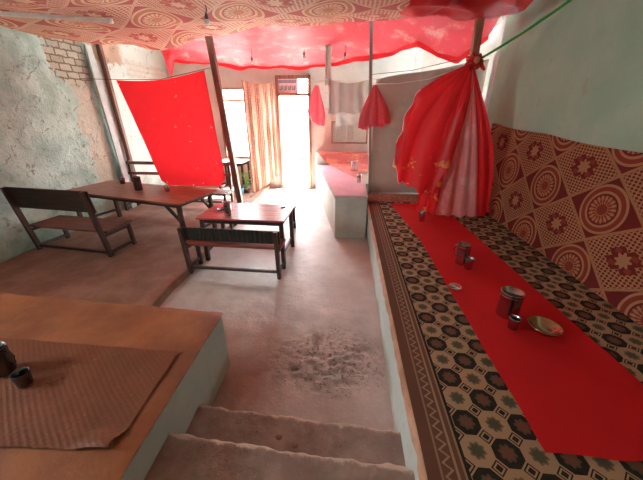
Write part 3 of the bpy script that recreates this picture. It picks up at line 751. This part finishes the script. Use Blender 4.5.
# ------------------------------------------------------------------ back of the room
t = thing('wall_shelf', 'small framed shelf recess with steel plates above the counter', 'shelf', (.04, 8.17, 1.25))
part('frame', lambda b: [box(b, (x, -.04, .26), (.03, .1, .54), None, .003) for x in (-.46, .46)]+[box(b, (0, -.04, z), (.95, .1, .03), None, .003) for z in (0, .52)], ORP, t)
part('back_panel', lambda b: box(b, (0, -.0, .26), (.9, .01, .5)), plain('dull_metal', (.52, .47, .43), .4, .5), t)
for i, (x, lb) in enumerate(((-.24, 'large steel tray leaning in shelf recess, nearest the doorway'), (.26, 'large steel tray leaning in shelf recess, behind coral bundle'))):
    one('tray', lambda b: box(b, (.04+x, 8.125, 1.48), (.36, .015, .42), None, .006), plain('tray_steel', (.72, .66, .62), .3, .8), lb, 'tray')
# door signs
t = thing('sign_board', 'white painted sign with dark lettering over the doorway', 'sign', (-1.56, 8.19, 2.44))
part('board', lambda b: box(b, (0, 0, .17), (.52, .02, .34)), SIGN, t)
part('stripe', lambda b: box(b, (0, -.013, .265), (.46, .006, .07)), LILAC, t)
def strokes(b):
    x = -.2
    for k in range(8):
        w = random.choice((.03, .035, .04)); top, bot = .17, .07
        box(b, (x, -.013, .12), (.01, .006, .1))
        if k % 2: box(b, (x+w/2, -.013, top-.006), (w, .006, .012)); box(b, (x+w/2, -.013, .12), (w, .006, .012))
        else: box(b, (x+w/2, -.013, bot+.006), (w, .006, .012)); box(b, (x+w, -.013, .12), (.01, .006, .1))
        x += w+.02
part('lettering', strokes, INK, t)
# bulbs
def bulb(label, loc, zt, r=.028):
    t = thing('hanging_bulb', label, 'bulb', loc, 0, 'bulbs hanging below the canopies')
    part('cable', lambda b: tube(b, [(0, 0, .1), (.01, 0, .5*(zt-loc[2])+.05), (0, 0, zt-loc[2])], .005, 6), WIRE, t)
    part('holder', lambda b: lathe(b, [(0, .05), (.016, .052), (.02, .08), (.012, .11), (0, .11)], 12), WIRE, t, True)
    part('glass_bulb', lambda b: lathe(b, [(0, 0), (r*.8, .008), (r, .028), (r*.7, .05), (0, .056)], 14), WHITE, t, True)
bulb('white bulb hanging from patterned ceiling cloth above leaning post', (-1.62, 3.85, 2.90), 3.1, .03)
bulb('small bulb hanging under crimson canopy left of the doorway', (-1.9, 6.4, 2.86), 3.1)
bulb('small bulb hanging under crimson canopy in front of doorway sign', (-.88, 6.4, 2.93), 3.1)
bulb('small bulb hanging under crimson canopy above the grey curtain', (-.1, 6.2, 2.88), 3.1)
# bucket, plant, outdoor door, bin
t = thing('bucket', 'blue plastic bucket under the small dark table', 'bucket', (-2.66, 6.92, .0))
part('body', lambda b: lathe(b, [(0, 0), (.09, 0), (.12, .28), (.13, .29), (.115, .285), (.085, .01), (0, .01)], 24), BLUEP, t, True)
part('handle', lambda b: tube(b, [(.12*cos(a), 0, .28+.10*sin(a)) for a in [k*PI/10 for k in range(11)]], .005, 6), IRON, t, True)
t = thing('potted_plant', 'bright green leafy plant beside the blue bucket', 'plant', (-2.57, 7.23, .0))
part('pot', lambda b: lathe(b, [(0, 0), (.07, 0), (.10, .18), (.105, .19), (.09, .185), (0, .16)], 20), WBZ, t, True)
def leaves(b):
    for k in range(46):
        a = random.uniform(0, 2*PI); rr = random.uniform(.02, .13); z = random.uniform(.22, .62)
        c = Vector((rr*cos(a), rr*sin(a), z)); d = Vector((cos(a), sin(a), random.uniform(-.2, .7))).normalized(); s = d.cross(Vector((0, 0, 1))).normalized(); n = s.cross(d)
        L = random.uniform(.06, .11); W = L*.32
        vs = [b.verts.new(p) for p in (c, c+d*L*.5+s*W+n*.01, c+d*L-n*.02, c+d*L*.5-s*W+n*.01)]; b.faces.new(vs)
part('foliage', leaves, LEAFM, t)
part('stem', lambda b: [tube(b, [(0, 0, .15), (.03*cos(k*1.3), .03*sin(k*1.3), .35), (.08*cos(k*1.3), .08*sin(k*1.3), .58)], .005, 5) for k in range(5)], LEAFM, t)
t = thing('gate', 'whitewashed panelled gate across the lane outside doorway', 'gate', (-2.45, 13.03, 0))
part('panel', lambda b: box(b, (0, 0, 1.2), (.9, .05, 2.3), None, .01), plain('darkened_white_paint', (.022, .022, .024), .6), t)  # whitewash set near black to offset the glare outdoors
part('frame', lambda b: [box(b, (x, -.01, 1.2), (.09, .08, 2.4), None, .01) for x in (-.5, .5)]+[box(b, (0, -.01, 2.4), (1.1, .08, .1), None, .01)]+[box(b, (0, -.03, z), (.9, .03, .06)) for z in (.6, 1.2, 1.8)], plain('darkened_brown_paint', (.006, .0045, .004), .7), t)  # frame colour also blackened so its bars show in the glare
t = thing('paint_can', 'pale blue can standing outside against the far wall', 'can', (-2.65, 11.9, -.05))
part('body', lambda b: lathe(b, [(0, 0), (.14, 0), (.14, .36), (.15, .37), (.13, .37), (.13, .02), (0, .02)], 20), plain('pale_blue_tin', (.38, .55, .66), .5), t, True)
part('handle', lambda b: tube(b, [(.14*cos(a), 0, .35+.1*sin(a)) for a in [k*PI/10 for k in range(11)]], .006, 6), IRON, t, True)

# ------------------------------------------------------------------ light, camera
w = bpy.data.worlds.new('sky'); bpy.context.scene.world = w; w.use_nodes = True
bg = w.node_tree.nodes['Background']; bg.inputs[0].default_value = (.95, .98, 1., 1); bg.inputs[1].default_value = 14.0
def portal(loc, rot, sx, sy):
    l = bpy.data.lights.new('daylight_portal', 'AREA'); l.shape = 'RECTANGLE'; l.size = sx; l.size_y = sy; l.cycles.is_portal = True
    o = bpy.data.objects.new('daylight_portal', l); C.objects.link(o); o.location = loc; o.rotation_euler = rot
portal(((DX0+DX1)/2, 8.42, 1.42), (math.radians(-90), 0, 0), .86, 2.8)
portal(((OX0+OX1)/2, 8.42, 1.7), (math.radians(-90), 0, 0), .88, 1.74)
portal((-4.98, (LY0+LY1)/2, (LZ0+LZ1)/2), (0, math.radians(-90), 0), LZ1-LZ0, LY1-LY0)  # sky light through the added left opening
sun = bpy.data.lights.new('sun', 'SUN'); sun.energy = 30.; sun.angle = .03; sun.color = (1, .95, .87)
so = bpy.data.objects.new('sun', sun); C.objects.link(so); so.rotation_euler = (math.radians(-38), math.radians(6), 0)

cam = bpy.data.cameras.new('camera'); cam.sensor_width = 36; cam.lens = 290/643*36; cam.clip_start = .02
co = bpy.data.objects.new('camera', cam); C.objects.link(co)
co.location = (0, 0, 2.0); co.rotation_euler = (math.radians(90-23.8), 0, math.radians(4.9))
sc = bpy.context.scene; sc.camera = co
vs = sc.view_settings; vs.view_transform = 'Standard'; vs.look = 'None'; vs.gamma = 1; vs.use_curve_mapping = False; vs.exposure = 2.0
sc.cycles.use_denoising = True; sc.cycles.max_bounces = 10; sc.cycles.diffuse_bounces = 6; sc.cycles.transmission_bounces = 6
